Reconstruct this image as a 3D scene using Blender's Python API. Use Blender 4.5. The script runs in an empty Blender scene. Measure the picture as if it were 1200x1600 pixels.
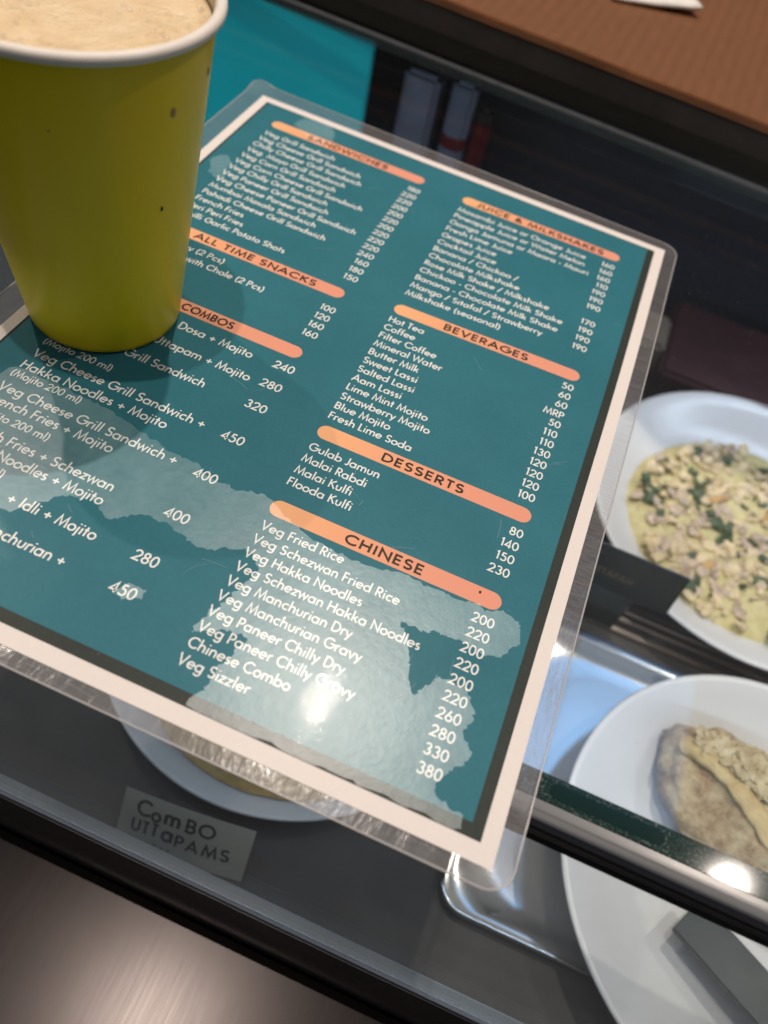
import bpy, bmesh, math, random
from mathutils import Vector, Matrix, noise
R = math.radians
scene = bpy.context.scene
COL = scene.collection

# ------------------------------------------------------------------ camera
cam_d = bpy.data.cameras.new('camera')
cam = bpy.data.objects.new('camera', cam_d)
COL.objects.link(cam)
_r = Vector((0.9163369350, 0.3578985649, 0.1795417466))
_d = Vector((0.3923222935, -0.7128569440, -0.5813073158))
_f = Vector((-0.0800614733, 0.6031115939, -0.7936287330))
m = Matrix((_r, -_d, -_f)).transposed().to_4x4()
m.translation = Vector((0.1666136905, -0.0634017224, 0.2008393963))
cam.matrix_world = m
cam_d.sensor_fit = 'VERTICAL'
cam_d.lens = 6.86
cam_d.sensor_height = 6.86 * 1600 / 1231.96
cam_d.sensor_width = cam_d.sensor_height * 0.75
cam_d.clip_start = 0.005
cam_d.clip_end = 60
cam_d.dof.use_dof = True
cam_d.dof.focus_distance = (Vector((0.13, 0.092, 0.0)) - m.translation).dot(_f)
cam_d.dof.aperture_fstop = 2.0
scene.camera = cam

# ------------------------------------------------------------------ world (dim shop interior: pale ceiling above, dark room around)
w = bpy.data.worlds.new('World')
scene.world = w
w.use_nodes = True
nt = w.node_tree
bg = nt.nodes['Background']
tc = nt.nodes.new('ShaderNodeTexCoord')
sx = nt.nodes.new('ShaderNodeSeparateXYZ')
rp = nt.nodes.new('ShaderNodeValToRGB')
nt.links.new(tc.outputs['Generated'], sx.inputs[0])
nt.links.new(sx.outputs[2], rp.inputs[0])
nt.links.new(rp.outputs[0], bg.inputs['Color'])
els = rp.color_ramp.elements
els[0].position = 0.0; els[0].color = (0.022, 0.022, 0.026, 1)
els[1].position = 1.0; els[1].color = (0.150, 0.132, 0.128, 1)
e = els.new(0.46); e.color = (0.014, 0.015, 0.022, 1)
e = els.new(0.66); e.color = (0.20, 0.19, 0.185, 1)
e = els.new(0.90); e.color = (0.30, 0.28, 0.265, 1)
bg.inputs['Strength'].default_value = 1.0

# ------------------------------------------------------------------ lamps (ceiling downlights about two metres above the counter)
def disk_lamp(name, loc, power, size=0.032, col=(1.0, 0.88, 0.77)):
    ld = bpy.data.lights.new(name, 'AREA')
    ld.shape = 'DISK'; ld.size = size; ld.energy = power; ld.color = col
    o = bpy.data.objects.new(name, ld); COL.objects.link(o)
    o.location = loc
    return o
disk_lamp('ceiling_downlight', (-0.04, 0.0, 2.0), 12.0)
disk_lamp('ceiling_downlight', (0.03, 0.87, 2.0), 21.0)
disk_lamp('ceiling_downlight', (-1.12, 0.87, 2.0), 12.0)
disk_lamp('ceiling_downlight', (1.29, 0.88, 2.0), 8.5)
def rect_lamp(name, loc, rot, sx_, sy_, power, col):
    ld = bpy.data.lights.new(name, 'AREA')
    ld.shape = 'RECTANGLE'; ld.size = sx_; ld.size_y = sy_; ld.energy = power; ld.color = col
    o = bpy.data.objects.new(name, ld); COL.objects.link(o)
    o.location = loc; o.rotation_euler = rot
    return o
rect_lamp('cool_ceiling_panel', (0.92, 1.22, 2.0), (0, 0, 0), 0.40, 0.52, 1.05, (0.20, 0.50, 1.0))
rect_lamp('case_fill_light', (0.1, 0.0245, -0.0125), (R(62), 0, 0), 1.0, 0.006, 0.55, (0.62, 0.78, 1.0))

rect_lamp('case_fill_light', (0.42, 0.432, -0.0045), (R(-25), 0, 0), 0.42, 0.006, 0.36, (0.66, 0.78, 1.0))  # added strip, out of view, put in to brighten the rear plate

scene.view_settings.view_transform = 'Standard'
scene.view_settings.look = 'None'
scene.view_settings.exposure = 0.1
scene.view_settings.gamma = 1.0
scene.render.engine = 'CYCLES'
scene.cycles.transparent_max_bounces = 24
scene.cycles.max_bounces = 10
scene.cycles.sample_clamp_indirect = 6.0

# ------------------------------------------------------------------ material helpers
class NT:
    def __init__(s, name):
        s.m = bpy.data.materials.new(name); s.m.use_nodes = True
        s.t = s.m.node_tree; s.t.nodes.clear()
        s.out = s.n('ShaderNodeOutputMaterial')
    def n(s, typ, **kw):
        nd = s.t.nodes.new(typ)
        for k, v in kw.items():
            if hasattr(nd, k): setattr(nd, k, v)
        return nd
    def l(s, a, b): s.t.links.new(a, b)
    def coord(s, scale=(1, 1, 1), rot=(0, 0, 0)):
        tc = s.n('ShaderNodeTexCoord'); mp = s.n('ShaderNodeMapping')
        mp.inputs['Scale'].default_value = scale; mp.inputs['Rotation'].default_value = rot
        s.l(tc.outputs['Object'], mp.inputs[0]); return mp.outputs[0]
    def noise(s, vec, scale, detail=4, rough=0.55, dist=0.0):
        nd = s.n('ShaderNodeTexNoise')
        nd.inputs['Scale'].default_value = scale; nd.inputs['Detail'].default_value = detail
        nd.inputs['Roughness'].default_value = rough; nd.inputs['Distortion'].default_value = dist
        if vec is not None: s.l(vec, nd.inputs['Vector'])
        return nd.outputs['Fac']
    def ramp(s, fac, *stops):
        nd = s.n('ShaderNodeValToRGB'); el = nd.color_ramp.elements
        while len(el) < len(stops): el.new(0.5)
        for e_, (p, c) in zip(el, stops):
            e_.position = p
            e_.color = (c, c, c, 1) if isinstance(c, (int, float)) else (*c, 1)
        s.l(fac, nd.inputs[0]); return nd.outputs[0]
    def bump(s, h, strength=0.3, dist=0.001, nrm=None):
        nd = s.n('ShaderNodeBump'); nd.inputs['Strength'].default_value = strength
        nd.inputs['Distance'].default_value = dist; s.l(h, nd.inputs['Height'])
        if nrm is not None: s.l(nrm, nd.inputs['Normal'])
        return nd.outputs[0]
    def math(s, op, a, b=None):
        nd = s.n('ShaderNodeMath'); nd.operation = op
        for i, v in enumerate((a, b)):
            if v is None: continue
            if isinstance(v, (int, float)): nd.inputs[i].default_value = v
            else: s.l(v, nd.inputs[i])
        return nd.outputs[0]
    def schlick(s, f0=0.04, nrm=None):
        lw = s.n('ShaderNodeLayerWeight'); lw.inputs['Blend'].default_value = 0.5
        if nrm is not None: s.l(nrm, lw.inputs['Normal'])
        p = s.math('POWER', lw.outputs['Facing'], 5.0)
        return s.math('ADD', s.math('MULTIPLY', p, 1 - f0), f0)
    def mix(s, fac, a, b):
        nd = s.n('ShaderNodeMixShader')
        if isinstance(fac, (int, float)): nd.inputs[0].default_value = fac
        else: s.l(fac, nd.inputs[0])
        s.l(a, nd.inputs[1]); s.l(b, nd.inputs[2]); return nd.outputs[0]
    def transp(s, col=(1, 1, 1)):
        nd = s.n('ShaderNodeBsdfTransparent'); nd.inputs[0].default_value = (*col, 1); return nd.outputs[0]
    def gloss(s, rough=0.05, col=(1, 1, 1), nrm=None):
        nd = s.n('ShaderNodeBsdfGlossy'); nd.inputs[0].default_value = (*col, 1)
        if isinstance(rough, (int, float)): nd.inputs['Roughness'].default_value = rough
        else: s.l(rough, nd.inputs['Roughness'])
        if nrm is not None: s.l(nrm, nd.inputs['Normal'])
        return nd.outputs[0]
    def diff(s, col, nrm=None):
        nd = s.n('ShaderNodeBsdfDiffuse')
        if isinstance(col, tuple): nd.inputs[0].default_value = (*col, 1)
        else: s.l(col, nd.inputs[0])
        if nrm is not None: s.l(nrm, nd.inputs['Normal'])
        return nd.outputs[0]
    def bsdf(s, col=None, rough=0.5, metal=0.0, spec=0.5, nrm=None, coat=0.0, sss=0.0):
        nd = s.n('ShaderNodeBsdfPrincipled')
        if col is not None:
            if isinstance(col, tuple): nd.inputs['Base Color'].default_value = (*col, 1)
            else: s.l(col, nd.inputs['Base Color'])
        if isinstance(rough, (int, float)): nd.inputs['Roughness'].default_value = rough
        else: s.l(rough, nd.inputs['Roughness'])
        nd.inputs['Metallic'].default_value = metal
        nd.inputs['Specular IOR Level'].default_value = spec
        nd.inputs['Coat Weight'].default_value = coat
        nd.inputs['Coat Roughness'].default_value = 0.08
        if sss:
            nd.inputs['Subsurface Weight'].default_value = sss
            nd.inputs['Subsurface Radius'].default_value = (0.004, 0.003, 0.002)
            nd.inputs['Subsurface Scale'].default_value = 1.0
        if nrm is not None: s.l(nrm, nd.inputs['Normal'])
        return nd.outputs[0]
    def done(s, sh): s.l(sh, s.out.inputs[0]); return s.m

def mat_plain(name, col, rough=0.5, metal=0.0, var=0.12, scale=60, bump=0.0, coat=0.0, spec=0.5):
    t = NT(name); v = t.coord()
    f = t.noise(v, scale)
    c = t.ramp(f, (0.3, tuple(x * (1 - var) for x in col)), (0.7, tuple(min(1, x * (1 + var)) for x in col)))
    rr = t.ramp(t.noise(v, scale * 0.6), (0.3, rough * 0.85), (0.7, min(1, rough * 1.15)))
    nr = t.bump(f, bump, 0.0006) if bump else None
    return t.done(t.bsdf(c, rr, metal, spec, nr, coat))

# ------------------------------------------------------------------ mesh helpers
def link(name, me, parent=None, mat=None):
    o = bpy.data.objects.new(name, me); COL.objects.link(o)
    if mat is not None: me.materials.append(mat)
    if parent is not None: o.parent = parent
    return o
def mesh(name, verts, faces, mat=None, parent=None, smooth=False):
    me = bpy.data.meshes.new(name); me.from_pydata([tuple(v) for v in verts], [], faces); me.validate(); me.update()
    if smooth: me.polygons.foreach_set('use_smooth', [True] * len(me.polygons))
    return link(name, me, parent, mat)
def obj_bm(name, bm, mat=None, parent=None, smooth=False):
    bmesh.ops.recalc_face_normals(bm, faces=bm.faces)
    me = bpy.data.meshes.new(name); bm.to_mesh(me); bm.free()
    if smooth: me.polygons.foreach_set('use_smooth', [True] * len(me.polygons))
    return link(name, me, parent, mat)
def box_bm(x0, x1, y0, y1, z0, z1, bev=0.0, seg=2, bm=None):
    nb = bmesh.new()
    bmesh.ops.create_cube(nb, size=1.0)
    for v in nb.verts:
        v.co = Vector(((x0 + x1) / 2 + v.co.x * (x1 - x0), (y0 + y1) / 2 + v.co.y * (y1 - y0), (z0 + z1) / 2 + v.co.z * (z1 - z0)))
    if bev: bmesh.ops.bevel(nb, geom=nb.edges[:], offset=bev, segments=seg, affect='EDGES')
    if bm is None: return nb
    tmp = bpy.data.meshes.new('tmp'); nb.to_mesh(tmp); nb.free(); bm.from_mesh(tmp); bpy.data.meshes.remove(tmp)
    return bm
def box(name, x0, x1, y0, y1, z0, z1, mat, parent=None, bev=0.0):
    return obj_bm(name, box_bm(x0, x1, y0, y1, z0, z1, bev), mat, parent)
def lathe(name, prof, mat, parent=None, seg=96, loc=(0, 0, 0), smooth=True):
    vs, fs = [], []
    n = len(prof)
    for i in range(seg):
        a = 2 * math.pi * i / seg
        for r, z in prof: vs.append((loc[0] + r * math.cos(a), loc[1] + r * math.sin(a), loc[2] + z))
    for i in range(seg):
        j = (i + 1) % seg
        for k in range(n - 1):
            fs.append((i * n + k, j * n + k, j * n + k + 1, i * n + k + 1))
    me = bpy.data.meshes.new(name); me.from_pydata(vs, [], fs)
    bm = bmesh.new(); bm.from_mesh(me); bmesh.ops.remove_doubles(bm, verts=bm.verts, dist=1e-6)
    bpy.data.meshes.remove(me)
    return obj_bm(name, bm, mat, parent, smooth)
def extrude_profile(name, prof, x0, x1, mat, parent=None, closed=True, smooth=False):
    vs = [(x0, y, z) for y, z in prof] + [(x1, y, z) for y, z in prof]
    n = len(prof); fs = []
    for i in range(n if closed else n - 1):
        j = (i + 1) % n; fs.append((i, j, n + j, n + i))
    if closed: fs += [tuple(range(n - 1, -1, -1)), tuple(range(n, 2 * n))]
    me = bpy.data.meshes.new(name); me.from_pydata(vs, [], fs)
    bm = bmesh.new(); bm.from_mesh(me); bpy.data.meshes.remove(me)
    return obj_bm(name, bm, mat, parent, smooth)
def empty(name, loc=(0, 0, 0)):
    o = bpy.data.objects.new(name, None); COL.objects.link(o); o.location = loc
    o.empty_display_size = 0.02; return o
def tag(o, label, cat, group=None):
    o['label'] = label; o['category'] = cat
    if group: o['group'] = group
    return o
def rounded_rect(x0, x1, y0, y1, r, n=8):
    pts = []
    for cx, cy, a0 in ((x1 - r, y0 + r, -90), (x1 - r, y1 - r, 0), (x0 + r, y1 - r, 90), (x0 + r, y0 + r, 180)):
        for i in range(n + 1):
            a = R(a0 + 90 * i / n); pts.append((cx + r * math.cos(a), cy + r * math.sin(a)))
    return pts

# ------------------------------------------------------------------ materials
def m_glass(name='clear_glass', film_=0.0):
    t = NT(name); v = t.coord()
    blot = t.noise(v, 9, 4, 0.6)
    smudge = t.ramp(blot, (0.42, 0.06), (0.7, 0.16))
    g = t.mix(0.10, t.gloss(0.012), t.gloss(smudge))
    sh = t.mix(t.schlick(0.03), t.transp((0.955, 0.975, 0.97)), g)
    dust = t.ramp(t.noise(v, 900, 2), (0.715, 0.0), (0.76, 1.0))
    haze = t.math('ADD', t.math('MULTIPLY', dust, 0.10), t.ramp(blot, (0.35, 0.0003 + film_ * .55), (0.75, 0.003 + film_ * 1.5)))
    return t.done(t.mix(haze, sh, t.diff((0.75, 0.77, 0.8))))
GLASS = m_glass()
FRONT_GLASS = m_glass('dusty_glare_front_glass', 0.105)  # extra pale haze in the colour imitates reflected glow, besides the dust specks
def m_edge():
    t = NT('glass_edge'); return t.done(t.mix(0.55, t.bsdf((0.16, 0.20, 0.21), 0.25), t.transp((0.6, 0.7, 0.7))))
GLASS_EDGE = m_edge()
def m_steel(name, base, rough, stretch=(2, 160, 2), bumps=0.06):
    t = NT(name); v = t.coord(stretch)
    f = t.noise(v, 12, 5, 0.6)
    g = t.noise(t.coord(), 9, 3)
    c = t.ramp(g, (0.3, tuple(x * 0.82 for x in base)), (0.7, base))
    r_ = t.ramp(f, (0.25, rough * 0.93), (0.75, rough * 1.08))
    return t.done(t.bsdf(c, r_, 1.0, 0.5, t.bump(f, bumps, 0.0002)))
STEEL_LEDGE = m_steel('brushed_steel', (0.040, 0.035, 0.0345), 0.25, (90, 3, 3), 0.006)
STEEL_DECK = mat_plain('dark_deck_enamel', (0.070, 0.062, 0.057), 0.55, var=0.25, scale=25, spec=0.2)
STEEL_TRAY = m_steel('tray_steel', (0.66, 0.66, 0.67), 0.17, (2, 60, 2), 0.02)
CHROME = m_steel('chrome_trim', (0.62, 0.61, 0.60), 0.15, (2, 220, 220), 0.03)
TRACK = m_steel('dull_track_steel', (0.55, 0.46, 0.40), 0.38, (2, 200, 200), 0.02)
BLACK = mat_plain('black_rubber', (0.012, 0.013, 0.016), 0.5)
NAVY = mat_plain('dark_navy_lining', (0.010, 0.012, 0.018), 0.6)
OLIVE = mat_plain('dark_olive_fascia', (0.016, 0.013, 0.007), 0.55)
UMBER = mat_plain('dark_umber_edge', (0.045, 0.034, 0.032), 0.38, var=0.3, scale=35)
TEAL_PANEL = mat_plain('turquoise_panel', (0.0, 0.74, 0.80), 0.35, var=0.10, scale=8)
SILL = mat_plain('grey_blue_sill', (0.20, 0.24, 0.30), 0.35, var=0.15, scale=30)

def m_band():
    t = NT('dusty_dark_green_band'); v = t.coord()
    sp = t.ramp(t.noise(v, 1250, 3, 0.8), (0.54, 0.0), (0.64, 1.0))
    patch = t.ramp(t.noise(v, 90, 3), (0.35, 0.1), (0.7, 1.0))
    fac = t.math('MULTIPLY', sp, patch)
    b = t.bump(t.noise(v, 1700, 2, 0.7), 0.5, 0.0002)
    base = t.bsdf((0.004, 0.022, 0.019), 0.07, 0.0, 0.35, None)
    return t.done(t.mix(t.math('MULTIPLY', fac, 0.60), base, t.bsdf((0.38, 0.41, 0.38), 0.45)))
BAND = m_band()
SLOT = mat_plain('clean_dark_green', (0.002, 0.016, 0.014), 0.08, spec=0.3)

def m_brown():
    t = NT('ribbed_brown_laminate')
    wv = t.n('ShaderNodeTexWave'); wv.wave_type = 'BANDS'; wv.bands_direction = 'X'
    wv.inputs['Scale'].default_value = 42; wv.inputs['Distortion'].default_value = 0.5
    wv.inputs['Detail'].default_value = 2; wv.inputs['Detail Scale'].default_value = 1.2
    t.l(t.coord(), wv.inputs['Vector'])
    nz = t.noise(t.coord((4, 1, 1)), 60, 6, 0.65)
    f = t.math('ADD', t.math('MULTIPLY', wv.outputs['Fac'], 0.20), t.math('MULTIPLY', nz, 0.80))
    c = t.ramp(f, (0.2, (0.140, 0.056, 0.021)), (0.8, (0.185, 0.078, 0.031)))
    return t.done(t.bsdf(c, 0.5, 0.0, 0.4, t.bump(f, 0.25, 0.0006)))
BROWN = m_brown()
BROWN_EDGE = mat_plain('worn_brown_edge', (0.26, 0.10, 0.04), 0.35, var=0.35, scale=25)

# ================================================================== display case
case = tag(empty('display_case', (0, 0, -0.2)), 'glass topped food display case with a dark front rail and steel ledge', 'display case')
def cpart(o):
    o.matrix_parent_inverse = Matrix.Translation((0, 0, 0.2)); return o
YB = lambda x: 0.4037 - 0.045 * x
# glass top, sheet with real thickness, back edge slightly skewed
x0, x1 = -0.6, 0.75
vs = [(x0, 0.0300, -0.0062), (x1, 0.0300, -0.0062), (x1, YB(x1), -0.0062), (x0, YB(x0), -0.0062),
      (x0, 0.0300, -0.0003), (x1, 0.0300, -0.0003), (x1, YB(x1), -0.0003), (x0, YB(x0), -0.0003)]
gt = mesh('glass_top', vs, [(3, 2, 1, 0), (4, 5, 6, 7), (0, 1, 5, 4), (1, 2, 6, 5), (2, 3, 7, 6), (3, 0, 4, 7)], GLASS, case)
gt.data.materials.append(GLASS_EDGE)
for p in gt.data.polygons:
    if abs(p.normal.z) < 0.5: p.material_index = 1
cpart(gt)
cpart(mesh('edge_trim', [(x0, YB(x0) - 0.0026, 0.0002), (x1, YB(x1) - 0.0026, 0.0002), (x1, YB(x1) + 0.0006, 0.0002), (x0, YB(x0) + 0.0006, 0.0002),
                   (x0, YB(x0) - 0.0026, 0.0010), (x1, YB(x1) - 0.0026, 0.0010), (x1, YB(x1) + 0.0006, 0.0010), (x0, YB(x0) + 0.0006, 0.0010)],
     [(3, 2, 1, 0), (4, 5, 6, 7), (0, 1, 5, 4), (1, 2, 6, 5), (2, 3, 7, 6), (3, 0, 4, 7)], mat_plain('clear_sealant', (0.20, 0.21, 0.22), 0.3, scale=80), case))
# front rail: dark green band, chrome nose, black gasket
rail = cpart(extrude_profile('front_rail', [(0.0226, 0.0), (0.0298, 0.0), (0.0298, -0.010), (0.0226, -0.010)], x0, x1, BAND, case))
arc = [(0.0224, -0.0002)]
for i in range(13):
    a = R(90 + 100 * i / 12); arc.append((0.0207 + 0.0047 * math.cos(a), -0.0050 + 0.0047 * math.sin(a)))
arc += [(0.0170, -0.0065), (0.0224, -0.0065)]
cpart(extrude_profile('chrome_trim', arc, x0, x1, CHROME, case, smooth=False))
cpart(extrude_profile('gasket', [(0.0158, -0.0067), (0.0224, -0.0067), (0.0224, -0.0115), (0.0158, -0.0115)], x0, x1, BLACK, case))
def capsule_sheet(name, xa, xb, yc, hw, z, mat, parent, ang=0.0):
    pts = []
    for i in range(13):
        a = R(-90 + 180 * i / 12); pts.append((xb - hw + hw * math.cos(a), yc + hw * math.sin(a)))
    for i in range(13):
        a = R(90 + 180 * i / 12); pts.append((xa + hw + hw * math.cos(a), yc + hw * math.sin(a)))
    return mesh(name, [(x, y, z) for x, y in pts], [tuple(range(len(pts)))], mat, parent)
s = capsule_sheet('rail_slot', 0.2190, 0.2513, 0.0262, 0.0021, 0.0001, SLOT, rail)
s = lathe('screw_hole', [(0.0, 0.00012), (0.00055, 0.00012), (0.0006, 0.00002)], BLACK, rail, 20, (0.2547, 0.0254, 0))
# slanted front glass
FG = [(0.0170, -0.0116), (0.0215, -0.0116), (-0.0050, -0.1258), (-0.0095, -0.1258)]
fg = cpart(extrude_profile('front_glass', FG, x0, x1, FRONT_GLASS, case))
cpart(extrude_profile('sill', [(-0.0112, -0.1300), (-0.0046, -0.1300), (-0.0046, -0.1272), (-0.0048, -0.1260), (-0.0097, -0.1260), (-0.0104, -0.1245), (-0.0112, -0.1250)], x0, x1, SILL, case))
cpart(extrude_profile('kick_strip', [(-0.0114, -0.1302), (-0.0090, -0.1302), (-0.0090, -0.1880), (-0.0129, -0.1880), (-0.0126, -0.1760)], x0, x1, mat_plain('dark_brown_kick_plate', (0.060, 0.052, 0.052), 0.4), case))
ledge = [(-0.0132, -0.1885), (-0.0132, -0.1826), (-0.0146, -0.1808), (-0.0180, -0.1800), (-0.42, -0.1800), (-0.42, -0.1885)]
cpart(extrude_profile('steel_ledge', ledge, x0, x1, STEEL_LEDGE, case))
cpart(box('deck', x0, x1, -0.0088, 0.2260, -0.180, -0.1700, STEEL_DECK, case))
cpart(box('rear_floor', x0, x1, 0.2262, 0.52, -0.180, -0.1700, NAVY, case))
cpart(box('back_wall', x0, x1, 0.521, 0.530, -0.180, -0.004, NAVY, case))
cpart(box('side_wall', x0 - 0.01, x0 - 0.001, 0.03, 0.52, -0.18, -0.0005, NAVY, case))
cpart(box('side_wall', x1 + 0.001, x1 + 0.01, 0.03, 0.52, -0.18, -0.0005, NAVY, case))
for y, h in ((0.2035, 0.0035), (0.2105, 0.0050), (0.2180, 0.0030)):
    cpart(box('deck_track', x0, x1, y, y + 0.0028, -0.1698, -0.1700 + h, TRACK, case, 0.0006))
pn = cpart(box('sliding_panel', -0.55, 0.0165, 0.4090, 0.4150, -0.1695, -0.0070, TEAL_PANEL, case, 0.001))

# ================================================================== brown counter behind the glass
ct = tag(empty('serving_counter', (0.1, 0.6, 0.0)), 'raised brown ribbed counter with a dark edge behind the glass top', 'counter')
ct.rotation_euler = (0, 0, -0.045)
def ctp(o): return o
ctp(box('counter_top', -0.9, 0.9, -0.1990, 0.35, 0.0262, 0.0300, BROWN, ct, 0.0008))
ctp(box('top_edge_band', -0.9, 0.9, -0.2008, -0.1992, 0.0262, 0.0304, BROWN_EDGE, ct, 0.0005))
ctp(box('upper_fascia', -0.9, 0.9, -0.2000, -0.1900, 0.0130, 0.0260, UMBER, ct, 0.0008))
ctp(box('lower_fascia', -0.9, 0.9, -0.1975, -0.1880, 0.0012, 0.0128, OLIVE, ct))
ctp(box('counter_body', -0.9, 0.9, -0.1870, 0.35, 0.0012, 0.0255, OLIVE, ct))

# ================================================================== plates, food and labels inside the case
PLATE = mat_plain('white_melamine', (0.66, 0.635, 0.625), 0.22, var=0.03, scale=20)
def plate(loc, Rr, label):
    prof = [(0.0, .0045), (.60, .0045), (.68, .0058), (.80, .0105), (.90, .0165), (.965, .0196), (.99, .0203), (1.0, .0196), (.992, .0184), (.95, .0160), (.85, .0100), (.74, .0035), (.64, .0002), (.60, 0.0), (.58, .0012), (0.0, .0012)]
    pr = [(r * Rr, z) for r, z in prof]
    o = lathe('dinner_plate', pr, PLATE, None, 128); o.location = loc
    return tag(o, label, 'plate', 'white plates in the display case')
plate((0.3400, 0.3065, -0.1620), 0.1065, 'white plate carrying the topped uttapam at the right behind the dark tag')
plate((0.3655, 0.0934, -0.1643), 0.1013, 'white plate in the steel tray under the folded omelette')
plate((0.1193, 0.1185, -0.1698), 0.0945, 'white plate mostly hidden under the menu beside the handwritten paper sign')

BATTER = None
def m_batter(name, a, b, c2):
    t = NT(name); v = t.coord()
    f = t.noise(v, 120, 5, 0.6); g = t.noise(v, 40, 3)
    c = t.ramp(f, (0.3, a), (0.55, b), (0.75, c2))
    return t.done(t.bsdf(c, 0.5, 0, 0.5, t.bump(t.math('ADD', f, g), 0.6, 0.002)))
M_UTT = m_batter('pale_cooked_batter', (0.46, 0.38, 0.15), (0.60, 0.50, 0.23), (0.66, 0.56, 0.32))
M_UTT2 = m_batter('golden_cooked_batter', (0.36, 0.22, 0.07), (0.46, 0.30, 0.10), (0.26, 0.14, 0.05))
def uttapam(loc, rad, mat, label, seed, toppings, cup_=0.004):
    random.seed(seed)
    root = tag(empty('uttapam', loc), label, 'uttapam')
    vs, fs = [], []; NR, NA = 22, 96
    for i in range(NR + 1):
        for k in range(NA):
            a = 2 * math.pi * k / NA; rr = i / NR
            ed = 1 + 0.035 * noise.noise((math.cos(a) * 2 + seed, math.sin(a) * 2, 0)) + 0.012 * noise.noise((math.cos(a) * 7, math.sin(a) * 7, seed))
            x = rad * rr * ed * math.cos(a); y = rad * rr * ed * math.sin(a)
            z = 0.0065 * (1 - rr ** 8) + 0.0012 * noise.noise((x * 90, y * 90, seed)) * (1 - rr ** 6) + cup_ * rr ** 4
            vs.append((x, y, z))
    for i in range(NR):
        for k in range(NA):
            j = (k + 1) % NA; fs.append((i * NA + k, (i + 1) * NA + k, (i + 1) * NA + j, i * NA + j))
    mesh('pancake', vs, fs, mat, root, True)
    for nm, n, smin, smax, mt, flat, lift in toppings:
        bm = bmesh.new()
        for _ in range(n):
            q = math.sqrt(random.random()) * 0.93 * rad; a = random.random() * 6.283
            s_ = smin + (smax * 1.5 - smin) * random.random() ** 2.2
            if noise.noise((q * math.cos(a) * 55, q * math.sin(a) * 55, n * .37)) < (0.02 if mt is M_CO else -0.18): continue
            M = Matrix.Translation((q * math.cos(a), q * math.sin(a), 0.0066 + cup_ * (q / rad) ** 4 + lift * random.random())) @ Matrix.Rotation(random.random() * 6.28, 4, 'Z') @ Matrix.Rotation(random.uniform(-.6, .6), 4, 'X') @ Matrix.Diagonal((s_ * random.uniform(.7, 1.9), s_, s_ * flat, 1))
            r_ = bmesh.ops.create_icosphere(bm, subdivisions=1, radius=0.5, matrix=M)
            for v in r_['verts']: v.co += Vector((random.uniform(-.12, .12), random.uniform(-.12, .12), random.uniform(-.06, .06))) * s_
        obj_bm(nm, bm, mt, root)['kind'] = 'stuff'
    return root
M_ON = mat_plain('chopped_onion', (0.52, 0.38, 0.27), 0.4, var=0.35, scale=150)
M_ON2 = mat_plain('pale_onion', (0.66, 0.50, 0.29), 0.4, var=0.25, scale=150)
M_CO = mat_plain('chopped_coriander', (0.055, 0.080, 0.026), 0.5, var=0.5, scale=200)
M_CA = mat_plain('grated_carrot', (0.50, 0.29, 0.10), 0.45, var=0.3, scale=200)
uttapam((0.3370, 0.2960, -0.1577), 0.0775, M_UTT, 'topped uttapam with onion, carrot and green coriander on the right hand plate', 3,
        [('onion_topping', 420, .002, .0058, M_ON, .3, .0012), ('pale_onion_topping', 620, .002, .0065, M_ON2, .3, .0012),
         ('coriander_topping', 330, .002, .0068, M_CO, .35, .0018), ('carrot_topping', 46, .002, .008, M_CA, .3, .001)])
uttapam((0.1240, 0.1120, -0.1652), 0.0775, M_UTT2, 'plain golden uttapam on the plate hidden under the menu', 8,
        [('onion_topping', 40, .003, .006, M_ON2, .4, .002), ('browned_spots', 60, .003, .007, mat_plain('browned_batter', (0.16, 0.08, 0.03), 0.5), .15, .0005)], 0.0135)

# folded omelette on the plate in the steel tray
def m_omelette():
    t = NT('tan_folded_crust'); v = t.coord()
    f = t.noise(v, 105, 7, 0.72)
    c = t.ramp(f, (0.36, (0.26, 0.155, 0.08)), (0.50, (0.43, 0.31, 0.18)), (0.64, (0.56, 0.45, 0.28)))
    return t.done(t.bsdf(c, 0.36, 0, 0.5, t.bump(f, 0.9, 0.0028)))
om = tag(empty('folded_omelette', (0.3590, 0.1120, -0.1598)), 'folded tan omelette with crumbly yellow filling on the lower right plate', 'omelette')
bm = bmesh.new(); bmesh.ops.create_icosphere(bm, subdivisions=5, radius=1.0)
for v in bm.verts:
    c = v.co.copy(); n1 = noise.noise(c * 1.7) * 0.10 + noise.noise(c * 5) * 0.06 + noise.noise(c * 13) * 0.02 - 0.09 * max(0.0, 0.25 - abs(noise.noise((c.x * 2.2, c.y * 3.5, 4.0)))) 
    x = c.x * (0.060 + 0.06 * n1); y = c.y * (0.033 + 0.05 * n1) + 0.010 * (c.x * c.x)
    z = (max(c.z, -0.55) * 0.0235 + 0.013) * (1 + n1)
    z *= 1.0 - 0.16 * max(0, -c.x)
    v.co = Vector((x, y, z))
co = obj_bm('crust', bm, m_omelette(), om, True); co.rotation_euler = (0, 0, R(-22))
def crust_z(x, y):
    q = 1 - (x / 0.060) ** 2 - ((y - 0.0028 * (x / .06) ** 2) / 0.033) ** 2
    return 0.0125 + 0.0225 * math.sqrt(max(0.0, q))
random.seed(5)
bm = bmesh.new()
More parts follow.
